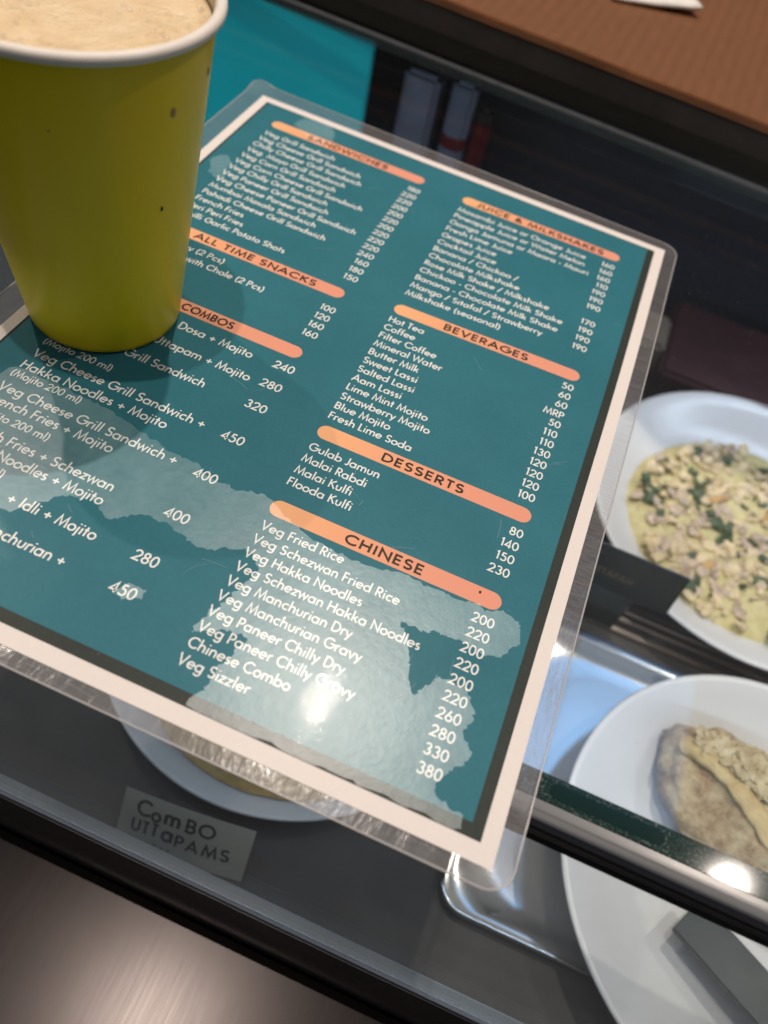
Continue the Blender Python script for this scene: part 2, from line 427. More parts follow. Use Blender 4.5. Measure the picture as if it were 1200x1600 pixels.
for i in range(1300):
    x = random.uniform(-0.050, 0.030); y = random.gauss(0.014 - 0.06 * max(0, x), 0.0085)
    if (x / .058) ** 2 + (y / .032) ** 2 > 0.97 or y < 0.002 - 0.5 * max(0, x + 0.02): continue
    s_ = random.uniform(.0015, .0065) * random.uniform(.7, 1.2)
    M = Matrix.Translation((x, y, crust_z(x, y) + random.uniform(-.001, .0035))) @ Matrix.Rotation(random.random() * 6.28, 4, 'Z') @ Matrix.Rotation(random.uniform(-.7, .7), 4, 'X') @ Matrix.Diagonal((s_ * random.uniform(.8, 2), s_, s_ * .6, 1))
    r_ = bmesh.ops.create_icosphere(bm, subdivisions=1, radius=.5, matrix=M)
    for v in r_['verts']: v.co += Vector((random.uniform(-.15, .15), random.uniform(-.15, .15), random.uniform(-.1, .1))) * s_
fi = obj_bm('crumbly_filling', bm, m_batter('yellow_filling', (0.36, 0.27, 0.15), (0.50, 0.40, 0.24), (0.60, 0.51, 0.36)), om); fi.rotation_euler = (0, 0, R(-22)); fi['kind'] = 'stuff'
bm = bmesh.new()
for i in range(40):
    u = i / 39; x = -0.051 + 0.050 * u; y = 0.004 - 0.013 * u + 0.002 * math.sin(u * 5)
    M = Matrix.Translation((x, y, crust_z(x, y) + 0.0004)) @ Matrix.Rotation(-.25, 4, 'Z') @ Matrix.Diagonal((0.011, 0.0112 + .005 * noise.noise((u * 6, 0, 1)), 0.0036 + .002 * noise.noise((u * 9, 3, 1)), 1))
    bmesh.ops.create_icosphere(bm, subdivisions=2, radius=.5, matrix=M)
fo = obj_bm('yellow_fold', bm, m_batter('yellow_fold_egg', (0.42, 0.29, 0.14), (0.52, 0.39, 0.19), (0.60, 0.48, 0.28)), om, True); fo.rotation_euler = (0, 0, R(-22))

# steel tray under the omelette plate
def tray():
    rings = [(rounded_rect(0.2255, 0.560, 0.0290, 0.1930, 0.012), -0.1665), (rounded_rect(0.2258, 0.5597, 0.0293, 0.1927, 0.012), -0.1650),
             (rounded_rect(0.2270, 0.5585, 0.0305, 0.1915, 0.012), -0.1645), (rounded_rect(0.2310, 0.5545, 0.0345, 0.1875, 0.016), -0.1652),
             (rounded_rect(0.2330, 0.5525, 0.0365, 0.1855, 0.020), -0.1662), (rounded_rect(0.2370, 0.5485, 0.0400, 0.1820, 0.030), -0.1688),
             (rounded_rect(0.2410, 0.5445, 0.0440, 0.1780, 0.032), -0.1693), (rounded_rect(0.2480, 0.5375, 0.0510, 0.1710, 0.034), -0.1695)]
    vs, fs = [], []; n = len(rings[0][0])
    for pts, z in rings: vs += [(x, y, z) for x, y in pts]
    for i in range(len(rings) - 1):
        for k in range(n):
            j = (k + 1) % n; fs.append((i * n + k, i * n + j, (i + 1) * n + j, (i + 1) * n + k))
    fs.append(tuple((len(rings) - 1) * n + k for k in range(n)))
    o = mesh('steel_tray', vs, fs, STEEL_TRAY, None, True)
    bm = bmesh.new(); bm.from_mesh(o.data); bmesh.ops.recalc_face_normals(bm, faces=bm.faces); bm.to_mesh(o.data); bm.free()
    sol = o.modifiers.new('thickness', 'SOLIDIFY'); sol.thickness = 0.0008; sol.offset = -1
    return tag(o, 'shiny steel tray with rounded corners under the omelette plate', 'tray')
tray()

TAGM = mat_plain('dark_tag_plastic', (0.010, 0.016, 0.016), 0.3, var=0.2)
GOLD = mat_plain('dull_gold_ink', (0.14, 0.09, 0.04), 0.5)
# (lettering of this tag is added after the stroke font below)

# things at the back of the case, seen through the glass
def carton(loc, w_, d_, h_, mat, name, label, cat):
    o = box(name, -w_ / 2, w_ / 2, -d_ / 2, d_ / 2, 0, h_, mat, None, 0.003); o.location = loc
    return tag(o, label, cat)
def m_bottle(name, stops):
    t = NT(name); tc = t.n('ShaderNodeTexCoord'); sp = t.n('ShaderNodeSeparateXYZ'); t.l(tc.outputs['Generated'], sp.inputs[0])
    nd = t.n('ShaderNodeValToRGB'); nd.color_ramp.interpolation = 'CONSTANT'; el = nd.color_ramp.elements
    while len(el) < len(stops): el.new(.5)
    for e_, (p, c) in zip(el, stops): e_.position = p; e_.color = (*c, 1)
    t.l(sp.outputs[2], nd.inputs[0])
    return t.done(t.bsdf(nd.outputs[0], 0.3))
bprof = [(0.0, 0.0), (.011, 0.0), (.012, .002), (.012, .088), (.0105, .097), (.006, .106), (.0052, .116), (.0058, .117), (.0058, .128), (0.0, .128)]
def bottle(loc, sc_, mat, capmat, label):
    root = tag(empty('bottle', loc), label, 'bottle')
    lathe('bottle_body', [(r * sc_, z * 1.0) for r, z in bprof[:7]], mat, root, 32)
    lathe('cap', [(.0, .1165), (.0062 * sc_, .1165), (.0062 * sc_, .128), (0.0, .129)], capmat, root, 24)
    return root
carton((0.0415, 0.450, -0.1700), 0.024, 0.020, 0.142, mat_plain('pale_grey_carton', (0.22, 0.22, 0.28), 0.5, var=0.3, scale=40), 'tall_carton', 'tall pale grey carton in the dark back of the case beside the turquoise panel', 'carton')
RED = mat_plain('red_cap', (0.35, 0.01, 0.01), 0.35)
carton((0.0700, 0.446, -0.1700), 0.016, 0.014, 0.146, m_bottle('white_red_label', [(0, (0.30, 0.01, 0.012)), (0.50, (0.19, 0.20, 0.27)), (0.70, (0.14, 0.008, 0.008)), (0.76, (0.19, 0.21, 0.27))]), 'slim_carton', 'slim white carton with a red band standing right of the pale grey carton', 'carton')
carton((0.0855, 0.452, -0.1700), 0.010, 0.012, 0.132, m_bottle('dark_red_label', [(0, (0.012, 0.012, 0.014)), (0.55, (0.13, 0.004, 0.007)), (0.92, (0.03, 0.02, 0.02))]), 'slim_carton', 'narrow dark red carton at the right end of the cartons behind the glass', 'carton')
box_o = box('maroon_box', -0.075, 0.075, -0.045, 0.045, 0, 0.028, mat_plain('maroon_card', (0.040, 0.010, 0.012), 0.45, var=0.3, scale=20), None, 0.003)
box_o.location = (0.335, 0.452, -0.1700); tag(box_o, 'flat maroon box lying behind the uttapam plate', 'box')
bx = box('beige_block', -0.016, 0.016, -0.02, 0.02, 0, 0.03, mat_plain('beige_card', (0.16, 0.12, 0.08), 0.6), None, 0.003)
bx.location = (0.244, 0.448, -0.1700); tag(bx, 'small beige block at the left end of the maroon box', 'block')

# napkin on the brown counter
vs, fs = [], []
for i in range(9):
    for j in range(7):
        u, v_ = i / 8, j / 6
        vs.append((-0.055 + 0.055 * u, -0.012 + 0.05 * v_, 0.0012 + 0.0035 * u * u * (1 - v_) + 0.0012 * noise.noise((u * 3, v_ * 3, 1))))
for i in range(8):
    for j in range(6): fs.append((i * 7 + j, (i + 1) * 7 + j, (i + 1) * 7 + j + 1, i * 7 + j + 1))
npk = mesh('paper_napkin', vs, fs, mat_plain('white_tissue', (0.75, 0.72, 0.68), 0.8, bump=0.3), None, True)
sol = npk.modifiers.new('thickness', 'SOLIDIFY'); sol.thickness = 0.0018
npk.location = (0.1800, 0.5160, 0.0318); npk.rotation_euler = (0, 0, R(24))
tag(npk, 'corner of a folded white paper napkin on the brown counter', 'napkin')

# ================================================================== stroke font (geometric sans, cap height 1)
def A(cx, cy, rx, ry, a0, a1, n=None):
    n = n or max(4, int(abs(a1 - a0) / 18)); return [(cx + rx * math.cos(R(a0 + (a1 - a0) * i / n)), cy + ry * math.sin(R(a0 + (a1 - a0) * i / n))) for i in range(n + 1)]
O_ = lambda cx, cy, rx, ry: A(cx, cy, rx, ry, 90, 450, 28)
b = 0.27   # lower-case bowl radius (centreline)
yb = 0.31
ASC = 1.06
def dot(x, y): return [(x, y - .055), (x, y + .055)]
G = {
 'a': (.72, [O_(.33, yb, b, b), [(.60, 0), (.60, .62)]]), 'b': (.72, [[(.10, ASC), (.10, 0)], O_(.38, yb, b, b)]),
 'c': (.58, [A(.36, yb, b, b, 48, 312)]), 'd': (.72, [O_(.33, yb, b, b), [(.60, ASC), (.60, 0)]]),
 'e': (.66, [[(.07, yb + .01), (.60, yb + .01)], A(.335, yb, b, b, 0, 318)]),
 'f': (.36, [A(.32, .86, .17, .17, 75, 180, 6) + [(.15, 0)], [(.02, .58), (.34, .58)]]),
 'g': (.72, [O_(.33, yb, b, b), [(.60, .62), (.60, -.06)] + A(.345, -.06, .255, .24, 0, -150, 9)]),
 'h': (.64, [[(.10, ASC), (.10, 0)], [(.10, .30)] + A(.32, .37, .21, .22, 180, 0, 10) + [(.53, 0)]]),
 'i': (.25, [[(.125, 0), (.125, .60)], dot(.125, .86)]),
 'j': (.25, [[(.13, .60), (.13, -.14)] + A(.0, -.14, .13, .15, 0, -70, 4), dot(.13, .86)]),
 'k': (.60, [[(.10, ASC), (.10, 0)], [(.50, .60), (.13, .28)], [(.24, .36), (.55, 0)]]),
 'l': (.25, [[(.125, ASC), (.125, 0)]]),
 'm': (1.0, [[(.10, .61), (.10, 0)], [(.10, .30)] + A(.30, .38, .20, .20, 180, 0, 9) + [(.50, 0)], [(.50, .32)] + A(.70, .38, .20, .20, 180, 0, 9) + [(.90, 0)]]),
 'n': (.64, [[(.10, .61), (.10, 0)], [(.10, .30)] + A(.32, .37, .21, .22, 180, 0, 10) + [(.53, 0)]]),
 'o': (.66, [O_(.33, yb, b, b)]), 'p': (.72, [[(.10, .62), (.10, -.30)], O_(.38, yb, b, b)]),
 'q': (.72, [O_(.33, yb, b, b), [(.60, .62), (.60, -.30)]]),
 'r': (.40, [[(.10, .61), (.10, 0)], [(.10, .36)] + A(.30, .37, .20, .22, 170, 62, 6)]),
 's': (.46, [A(.23, .445, .135, .135, 40, 250, 9) + A(.23, .175, .145, .145, 70, -140, 9)]),
 't': (.36, [[(.18, .88), (.18, 0)], [(.02, .58), (.34, .58)]]),
 'u': (.64, [[(.10, .61), (.10, .24)] + A(.315, .26, .215, .22, 180, 360, 10) + [(.53, .61)]]),
 'v': (.56, [[(.03, .62), (.28, .03), (.53, .62)]]),
 'w': (.86, [[(.03, .62), (.23, .03), (.43, .60), (.63, .03), (.83, .62)]]),
 'x': (.56, [[(.05, .61), (.51, 0)], [(.51, .61), (.05, 0)]]),
 'y': (.56, [[(.03, .62), (.29, .06)], [(.53, .62), (.16, -.29)]]),
 'z': (.54, [[(.05, .56), (.47, .56), (.06, .055), (.49, .055)]]),
 'A': (.86, [[(.04, 0), (.43, .97), (.82, 0)], [(.19, .33), (.67, .33)]]),
 'B': (.64, [[(.10, 0), (.10, .945), (.30, .945)] + A(.30, .725, .22, .22, 90, -90, 8) + [(.10, .505)], [(.10, .505), (.32, .505)] + A(.32, .28, .24, .225, 90, -90, 8) + [(.08, .055)]]),
 'C': (.86, [A(.50, .5, .43, .45, 42, 318, 18)]),
 'D': (.80, [[(.10, .055), (.10, .945), (.28, .945)] + A(.28, .5, .44, .445, 90, -90, 12) + [(.08, .055)]]),
 'E': (.58, [[(.52, .945), (.10, .945), (.10, .055), (.52, .055)], [(.10, .51), (.49, .51)]]),
 'F': (.54, [[(.50, .945), (.10, .945), (.10, 0)], [(.10, .51), (.46, .51)]]),
 'G': (.96, [A(.50, .5, .43, .45, 42, 360, 20) + [(.56, .5)]]),
 'H': (.78, [[(.10, 0), (.10, 1)], [(.68, 0), (.68, 1)], [(.10, .52), (.68, .52)]]),
 'I': (.26, [[(.13, 0), (.13, 1)]]),
 'J': (.44, [[(.33, 1), (.33, .22)] + A(.17, .22, .16, .17, 0, -140, 7)]),
 'K': (.68, [[(.10, 0), (.10, 1)], [(.60, .99), (.13, .50)], [(.22, .58), (.65, 0)]]),
 'L': (.50, [[(.10, 1), (.10, .055), (.48, .055)]]),
 'M': (1.0, [[(.07, 0), (.21, .95), (.50, .10), (.79, .95), (.93, 0)]]),
 'N': (.84, [[(.10, 0), (.10, .95), (.74, .05), (.74, 1)]]),
 'O': (1.0, [O_(.50, .5, .435, .45)]),
 'P': (.60, [[(.10, 0), (.10, .945), (.28, .945)] + A(.28, .70, .25, .245, 90, -90, 9) + [(.10, .455)]]),
 'Q': (1.0, [O_(.50, .5, .435, .45), [(.60, .25), (.92, -.02)]]),
 'R': (.64, [[(.10, 0), (.10, .945), (.28, .945)] + A(.28, .70, .25, .245, 90, -90, 9) + [(.10, .455)], [(.28, .455), (.58, 0)]]),
 'S': (.62, [A(.31, .73, .22, .22, 30, 255, 11) + A(.30, .275, .235, .225, 72, -150, 11)]),
 'T': (.58, [[(.03, .945), (.55, .945)], [(.29, .945), (.29, 0)]]),
 'U': (.76, [[(.10, 1), (.10, .32)] + A(.38, .33, .28, .28, 180, 360, 12) + [(.66, 1)]]),
 'V': (.78, [[(.04, 1), (.39, .04), (.74, 1)]]),
 'W': (1.16, [[(.04, 1), (.31, .05), (.58, .94), (.85, .05), (1.12, 1)]]),
 'X': (.72, [[(.06, 1), (.66, 0)], [(.66, 1), (.06, 0)]]),
 'Y': (.70, [[(.04, 1), (.35, .48), (.35, 0)], [(.66, 1), (.35, .48)]]),
 'Z': (.66, [[(.07, .945), (.58, .945), (.07, .055), (.61, .055)]]),
 '0': (.66, [O_(.33, .5, .255, .445)]),
 '1': (.42, [[(.10, .84), (.26, .945), (.26, 0)]]),
 '2': (.66, [A(.33, .69, .245, .255, 172, -38, 11) + [(.08, .055), (.60, .055)]]),
 '3': (.66, [A(.32, .735, .20, .21, 160, -88, 10), A(.32, .275, .245, .225, 88, -160, 11)]),
 '4': (.66, [[(.48, 0), (.48, .93), (.06, .24), (.62, .24)]]),
 '5': (.66, [[(.54, .945), (.22, .945), (.15, .54)] + A(.31, .335, .255, .28, 125, -150, 12)]),
 '6': (.66, [O_(.33, .30, .245, .245), [(.10, .37), (.42, .98)]]),
 '7': (.66, [[(.06, .945), (.58, .945), (.22, 0)]]),
 '8': (.66, [O_(.33, .735, .19, .205), O_(.33, .28, .24, .225)]),
 '9': (.66, [O_(.33, .70, .245, .245), [(.56, .63), (.24, .02)]]),
 '+': (.70, [[(.35, .12), (.35, .68)], [(.07, .40), (.63, .40)]]),
 '-': (.40, [[(.06, .32), (.34, .32)]]), '/': (.52, [[(.04, -.08), (.48, 1.02)]]),
 '.': (.24, [dot(.12, .055)]), '(': (.34, [A(.52, .40, .40, .66, 122, 238, 9)]), ')': (.34, [A(-.18, .40, .40, .66, 58, -58, 9)]),
 '&': (.76, [[(.70, 0), (.20, .64)] + A(.34, .77, .16, .17, 200, -30, 9) + [(.24, .46)] + A(.30, .26, .21, .205, 130, 320, 9) + [(.66, .44)]]),
 ' ': (.30, []),
}
def text_width(s_, size, track=0.05):
    return sum((G[c][0] + track) * size for c in s_) - track * size
class Ink:
    """collects flat pen strokes; wf maps (x, y) on the card to a height"""
    def __init__(s, zf, wt): s.v = []; s.f = []; s.zf = zf; s.wt = wt; s.k = 0
    def stroke(s, pts, hw, lift):
        P = [Vector((p[0], p[1])) for p in pts]
        Q = [P[0]]
        for p in P[1:]:
            if (p - Q[-1]).length > 1e-7: Q.append(p)
        if len(Q) < 2: return
        closed = (Q[0] - Q[-1]).length < 1e-6
        if closed: Q.pop()
        n = len(Q); L = []
        for i in range(n):
            d0 = (Q[i] - Q[i - 1]) if (i or closed) else None
            d1 = (Q[(i + 1) % n] - Q[i]) if (i < n - 1 or closed) else None
            d0 = d0.normalized() if d0 else d1.normalized(); d1 = d1.normalized() if d1 else d0
            n0 = Vector((-d0.y, d0.x)); n1 = Vector((-d1.y, d1.x)); mm = n0 + n1
            if mm.length < 0.35: mm = n0
            mm.normalize(); k = min(1 / max(mm.dot(n0), .3), 2.4)
            L.append((Q[i] + mm * hw * k, Q[i] - mm * hw * k))
        base = len(s.v)
        for a_, b_ in L:
            for q in (a_, b_): s.v.append((q.x, q.y, s.zf(q.x, q.y) + lift))
        for i in range(n if closed else n - 1):
            j = (i + 1) % n; s.f.append((base + 2 * i, base + 2 * i + 1, base + 2 * j + 1, base + 2 * j))
    def text(s, string, x, y, size, align='l', width=None, track=0.05, wt=None, xs=1.0):
        wt = wt or s.wt
        W = text_width(string, size, track) * xs
        kx = xs * ((width / W) if width else 1.0)
        W = text_width(string, size, track) * kx
        if align == 'r': x -= W
        elif align == 'c': x -= W / 2
        for c in string:
            adv, strokes = G[c]
            for i, st in enumerate(strokes):
                s.stroke([(x + px * size * kx, y + py * size) for px, py in st], wt * size / 2, i * 6e-6 + (s.k % 2) * 2.5e-5)
            s.k += 1
            x += (adv + track) * size * kx
    def build(s, name, mat, parent): return mesh(name, s.v, s.f, mat, parent)

# ================================================================== menu card
def smooth(a, b_, x):
    t = min(1, max(0, (x - a) / (b_ - a))); return t * t * (3 - 2 * t)
def warp(x, y):
    z = 0.0024 * smooth(0.09, 0.215, x) * math.exp(-((y - 0.195) / 0.068) ** 2)
    z += 0.0030 * smooth(0.004, -0.010, x) * smooth(0.294, 0.308, y)            # lifted top left corner
    return z
def layer(z0): return lambda x, y: z0 + warp(x, y)
def sheet(name, poly_fn, zf, mat, parent, nx=44, ny=60, bounds=None):
    """grid sheet from (u, v) in the unit square through poly_fn"""
    vs = []; fs = []
    for i in range(nx + 1):
        for j in range(ny + 1):
            x, y = poly_fn(i / nx, j / ny); vs.append((x, y, zf(x, y)))
    for i in range(nx):
        for j in range(ny): fs.append((i * (ny + 1) + j, (i + 1) * (ny + 1) + j, (i + 1) * (ny + 1) + j + 1, i * (ny + 1) + j + 1))
    return mesh(name, vs, fs, mat, parent, True)
def rect_fn(x0, x1, y0, y1): return lambda u, v_: (x0 + (x1 - x0) * u, y0 + (y1 - y0) * v_)
PC = [(-0.0105, -0.0045), (0.2155, -0.0048), (0.2158, 0.3025), (-0.0085, 0.3070)]   # pouch corners BL BR TR TL
def pouch_fn(u, v_):
    # rounded corners: squeeze the outline near the four corners
    x = (PC[0][0] * (1 - u) + PC[1][0] * u) * (1 - v_) + (PC[3][0] * (1 - u) + PC[2][0] * u) * v_
    y = (PC[0][1] * (1 - u) + PC[1][1] * u) * (1 - v_) + (PC[3][1] * (1 - u) + PC[2][1] * u) * v_
    w_, h_, r = 0.226, 0.308, 0.0075
    du = min(u, 1 - u) * w_; dv = min(v_, 1 - v_) * h_
    if du < r and dv < r:
        ex, ey = r - du, r - dv; l = math.hypot(ex, ey); mx = max(ex, ey)
        if l > 1e-9:
            k = mx / l; nx_, ny_ = ex * k, ey * k
            x += (ex - nx_) * (1 if u < .5 else -1); y += (ey - ny_) * (1 if v_ < .5 else -1)
    return x, y
def graded(n, e_=0.05, m_=8):
    """parameter list with extra samples near both ends"""
    a = [e_ * i / m_ for i in range(m_)]; c = [e_ + (1 - 2 * e_) * i / n for i in range(n)]; return a + c + [1 - q for q in reversed(a)] + [] if False else a + c + [1 - e_] + [1 - q for q in reversed(a)]
def pouch_sheet(name, z0, mat, parent, wob=0.0):
    U = graded(40); V = graded(50); vs = []; fs = []; n = len(V)
    for u in U:
        for v_ in V:
            x, y = pouch_fn(u, v_); vs.append((x, y, z0 + warp(x, y) + wob * noise.noise((x * 60, y * 60, 2))))
    for i in range(len(U) - 1):
        for j in range(n - 1): fs.append((i * n + j, (i + 1) * n + j, (i + 1) * n + j + 1, i * n + j + 1))
    return mesh(name, vs, fs, mat, parent, True)

def m_print(name, a, b_, rough=0.6, grain=0.5):
    t = NT(name); v = t.coord()
    f = t.noise(v, 900, 3, 0.6); g = t.noise(v, 25, 3)
    h = t.math('ADD', t.math('MULTIPLY', f, grain), t.math('MULTIPLY', g, 1 - grain))
    return t.done(t.bsdf(t.ramp(h, (0.3, a), (0.7, b_)), rough, 0, 0.15))
M_PAPER = m_print('white_paper', (0.74, 0.685, 0.655), (0.79, 0.735, 0.70))
M_BORDER = m_print('charcoal_print', (0.022, 0.030, 0.026), (0.036, 0.044, 0.038))
M_TEAL = m_print('teal_print', (0.020, 0.136, 0.176), (0.030, 0.172, 0.218), grain=0.4)
M_WHITE = m_print('white_lettering', (0.74, 0.76, 0.74), (0.84, 0.85, 0.83))
M_DARK = m_print('dark_lettering', (0.030, 0.022, 0.016), (0.05, 0.036, 0.026))
def m_bar():
    t = NT('orange_gradient_print'); tc = t.n('ShaderNodeTexCoord'); sp = t.n('ShaderNodeSeparateXYZ')
    t.l(tc.outputs['Generated'], sp.inputs[0])
    c = t.ramp(sp.outputs[0], (0.0, (0.86, 0.45, 0.22)), (0.35, (0.82, 0.375, 0.21)), (0.75, (0.76, 0.32, 0.215)), (1.0, (0.76, 0.32, 0.215)))
    return t.done(t.bsdf(c, 0.6, 0, 0.15))
M_BAR = m_bar()
def m_film():
    t = NT('laminate_film'); v = t.coord()
    broad = t.noise(v, 45, 3, 0.5); mid = t.noise(t.coord((1, 3, 1), (0, 0, 0.6)), 260, 4, 0.6)
    n1 = t.bump(broad, 0.025, 0.004); n2 = t.bump(mid, 0.06, 0.0006, n1)
    scr = t.noise(t.coord((1, 14, 1), (0, 0, 0.9)), 240, 3, 0.7)
    rough = t.ramp(scr, (0.35, 0.02), (0.75, 0.05))
    g = t.mix(0.80, t.gloss(rough, (1, 1, 1), n2), t.gloss(0.31, (1, 1, 1), n1))
    sh = t.mix(t.math('MULTIPLY', t.schlick(0.045, n2), 0.115), t.transp((0.985, 0.985, 0.985)), g)
    speck = t.ramp(t.noise(v, 1400, 2), (0.735, 0.0), (0.77, 1.0))
    return t.done(t.mix(t.math('MULTIPLY', speck, 0.16), sh, t.diff((0.8, 0.8, 0.8))))
def m_pouch():
    t = NT('clear_pouch_plastic'); v = t.coord()
    scr = t.noise(t.coord((1, 10, 1), (0, 0, 0.7)), 160, 5, 0.7)
    nrm = t.bump(t.noise(t.coord((3.5, 1, 1)), 42, 4, 0.6), 0.20, 0.002)
    hz = t.ramp(scr, (0.3, 0.05), (0.8, 0.24))
    sh = t.mix(t.schlick(0.10, nrm), t.transp((0.93, 0.93, 0.94)), t.gloss(0.14, (1, 1, 1), nrm))
    return t.done(t.mix(hz, sh, t.diff((0.60, 0.56, 0.56), nrm)))
def m_glare():
    t = NT('painted_ceiling_glare'); v = t.coord()  # diffuse whitening stands in for ceiling light reflected by the film
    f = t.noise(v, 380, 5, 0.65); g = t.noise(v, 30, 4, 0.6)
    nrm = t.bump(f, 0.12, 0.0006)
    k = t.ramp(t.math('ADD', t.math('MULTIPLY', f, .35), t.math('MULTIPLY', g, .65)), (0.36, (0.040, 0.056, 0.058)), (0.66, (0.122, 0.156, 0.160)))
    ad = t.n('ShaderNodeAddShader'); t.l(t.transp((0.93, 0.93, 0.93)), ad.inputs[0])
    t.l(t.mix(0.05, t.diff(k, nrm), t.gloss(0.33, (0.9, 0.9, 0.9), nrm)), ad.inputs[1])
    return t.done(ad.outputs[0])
M_FILM, M_POUCH, M_GLARE = m_film(), m_pouch(), m_glare()

menu = tag(empty('menu_card', (0, 0, 0.0)), 'laminated teal food menu with white border lying on the glass under the cup', 'menu')
pouch_sheet('pouch_back', 0.00035, M_POUCH, menu)
sheet('paper', rect_fn(0, 0.210, 0, 0.297), layer(0.00060), M_PAPER, menu)
sheet('border_panel', rect_fn(0.0043, 0.2054, 0.0052, 0.2927), layer(0.00064), M_BORDER, menu)
sheet('colour_panel', rect_fn(0.0053, 0.2020, 0.0090, 0.2921), layer(0.00068), M_TEAL, menu)

ZB, ZL = 0.00072, 0.00076
def bar(x0, x1, yc, text, tx0, tx1, cap=0.0036, h=0.0064):
    hw = h / 2; pts = []
    N = 40; xs_ = [x0 + hw * (1 - math.cos(math.pi / 2 * i / 10)) for i in range(10)] + [x0 + hw + (x1 - x0 - h) * i / N for i in range(N)] + [x1 - hw + hw * math.sin(math.pi / 2 * i / 10) for i in range(11)]
    top, bot = [], []
    for x in xs_:
        d = max(0, x0 + hw - x, x - (x1 - hw)); k = math.sqrt(max(0, hw * hw - d * d)); top.append((x, yc + k)); bot.append((x, yc - k))
    vs = [(x, y, ZB + warp(x, y)) for x, y in top] + [(x, y, ZB + warp(x, y)) for x, y in bot]; n = len(top)
    o = mesh('heading_bar', vs, [(n + i, n + i + 1, i + 1, i) for i in range(n - 1)], M_BAR, menu)
    ink = Ink(layer(ZL), 0.215)
    ink.text(text, tx0, yc - cap / 2, cap, width=tx1 - tx0, track=0.12)
    ink.build('heading_lettering', M_DARK, o)
mm = 0.001
bar(.0150, .0936, .2766, 'SANDWICHES', .0336, .0751)
bar(.0150, .0936, .1797, 'ALL TIME SNACKS', .0282, .0816)
bar(.0150, .0936, .1400, 'COMBOS', .0452, .0662)
bar(.1137, .1911, .2750, 'JUICE & MILKSHAKES', .1208, .1834)
bar(.1137, .1911, .1842, 'BEVERAGES', .1348, .1700)
bar(.1137, .1911, .1100, 'DESSERTS', .1374, .1672)
bar(.1137, .1911, .0737, 'CHINESE', .1393, .1655)

def block(items, prices, x, y0, y1, size, xr, n=None, xs=1.0):
    n = n or len(items); dy = (y0 - y1) / (n - 1)
    it, pr = Ink(layer(ZL), 0.150), Ink(layer(ZL), 0.150)
    for i, s_ in enumerate(items):
        if s_: it.text(s_, x, y0 - dy * i, size, xs=xs)
    for i, s_ in enumerate(prices):
        if s_: pr.text(s_, xr, y0 - dy * i, size, align='r', xs=1.0)
    it.build('item_lettering', M_WHITE, menu); pr.build('price_lettering', M_WHITE, menu)
SW = ['Veg Grill Sandwich', 'Veg Cheese Grill Sandwich', 'Chilly Cheese Grill Sandwich', 'Veg. Mayo Grill Sandwich', 'Veg Corn Grill Sandwich',
      'Veg Corn Cheese Grill Sandwich', 'Veg Chilly Grill Sandwich', 'Veg Paneer Grill Sandwich', 'Veg Cheese Paneer Grill Sandwich', 'Mumbai Masala Sandwich',
      'Pahadi Cheese Grill Sandwich', 'French Fries', 'Peri Peri Fries', 'Chilli Garlic Potato Shots']
block(SW, '180 220 220 200 200 220 200 220 220 220 240 160 180 150'.split(), .0157, .2655, .1895, .0034, .0948, xs=0.99)
it, pr = Ink(layer(ZL), 0.150), Ink(layer(ZL), 0.150)
it.text('Pav (2 Pcs)', .0458, .1695, .0034, 'r'); it.text('with Chole (2 Pcs)', .0662, .1632, .0034, 'r')
for s_, y in (('100', .1670), ('120', .1614), ('160', .1558), ('160', .1502)): pr.text(s_, .0946, y, .0034, 'r')
it.build('item_lettering', M_WHITE, menu); pr.build('price_lettering', M_WHITE, menu)
it, pr = Ink(layer(ZL), 0.150), Ink(layer(ZL), 0.150)
CS = .0038
it.text('Dosa + Mojito', .0788, .1285, CS, 'r'); it.text('Uttapam + Mojito', .0832, .1179, CS, 'r')
it.text('Grill Sandwich', .0717, .1071, CS, 'r'); it.text('(Mojito 200 ml)', .0420, .0977, .0031, 'r')
it.text('Veg Cheese Grill Sandwich +', .0166, .0909, CS, width=.0641); it.text('Hakka Noodles + Mojito', .0166, .0846, CS, width=.0536)
it.text('(Mojito 200 ml)', .0162, .0804 - .0002, .0031, width=.0256)
it.text('Veg Cheese Grill Sandwich +', .0166, .0732, CS, width=.0640); it.text('French Fries + Mojito', .0166, .0676, CS, width=.0446)
it.text('(Mojito 200 ml)', .0166, .0622, .0031)
it.text('French Fries + Schezwan', .0697, .0550, CS, 'r'); it.text('Noodles + Mojito', .0697, .0492, CS, 'r')
it.text('(200 ml)', .0400, .0440, .0031, 'r')
it.text('+ Idli + Mojito', .0749, .0377, CS, 'r'); it.text('Manchurian +', .0725, .0264, CS, 'r')
for s_, y in (('240', .1289), ('280', .1184), ('320', .1068), ('450', .0903), ('400', .0722), ('400', .0548), ('280', .0375), ('450', .0257)): pr.text(s_, .0950, y, .0038, 'r')
it.build('item_lettering', M_WHITE, menu); pr.build('price_lettering', M_WHITE, menu)
JU = ['Masambi Juice or Orange Juice', 'Pineapple Juice or Water Melon', 'Ganga Jamuna or Maara - Mauri', 'Fresh Lime Juice', 'Grapes Juice', 'Cocktail Juice',
      'Banana / Chickoo /', 'Chocolate Milkshake', 'Rose Milk Shake / Milkshake', 'Chickoo - Chocolate Milk Shake', 'Banana - Chocolate Milk Shake', 'Mango / Sitafal / Strawberry', 'Milkshake (seasonal)']
block(JU, ['160', '160', '160', '110', '190', '190', '190', '', '170', '190', '190', '190'], .1142, .2645, .1942, .0034, .1902, 13, xs=1.03)
BE = ['Hot Tea', 'Coffee', 'Filter Coffee', 'Mineral Water', 'Butter Milk', 'Sweet Lassi', 'Salted Lassi', 'Aam Lassi', 'Lime Mint Mojito', 'Strawberry Mojito', 'Blue Mojito', 'Fresh Lime Soda']
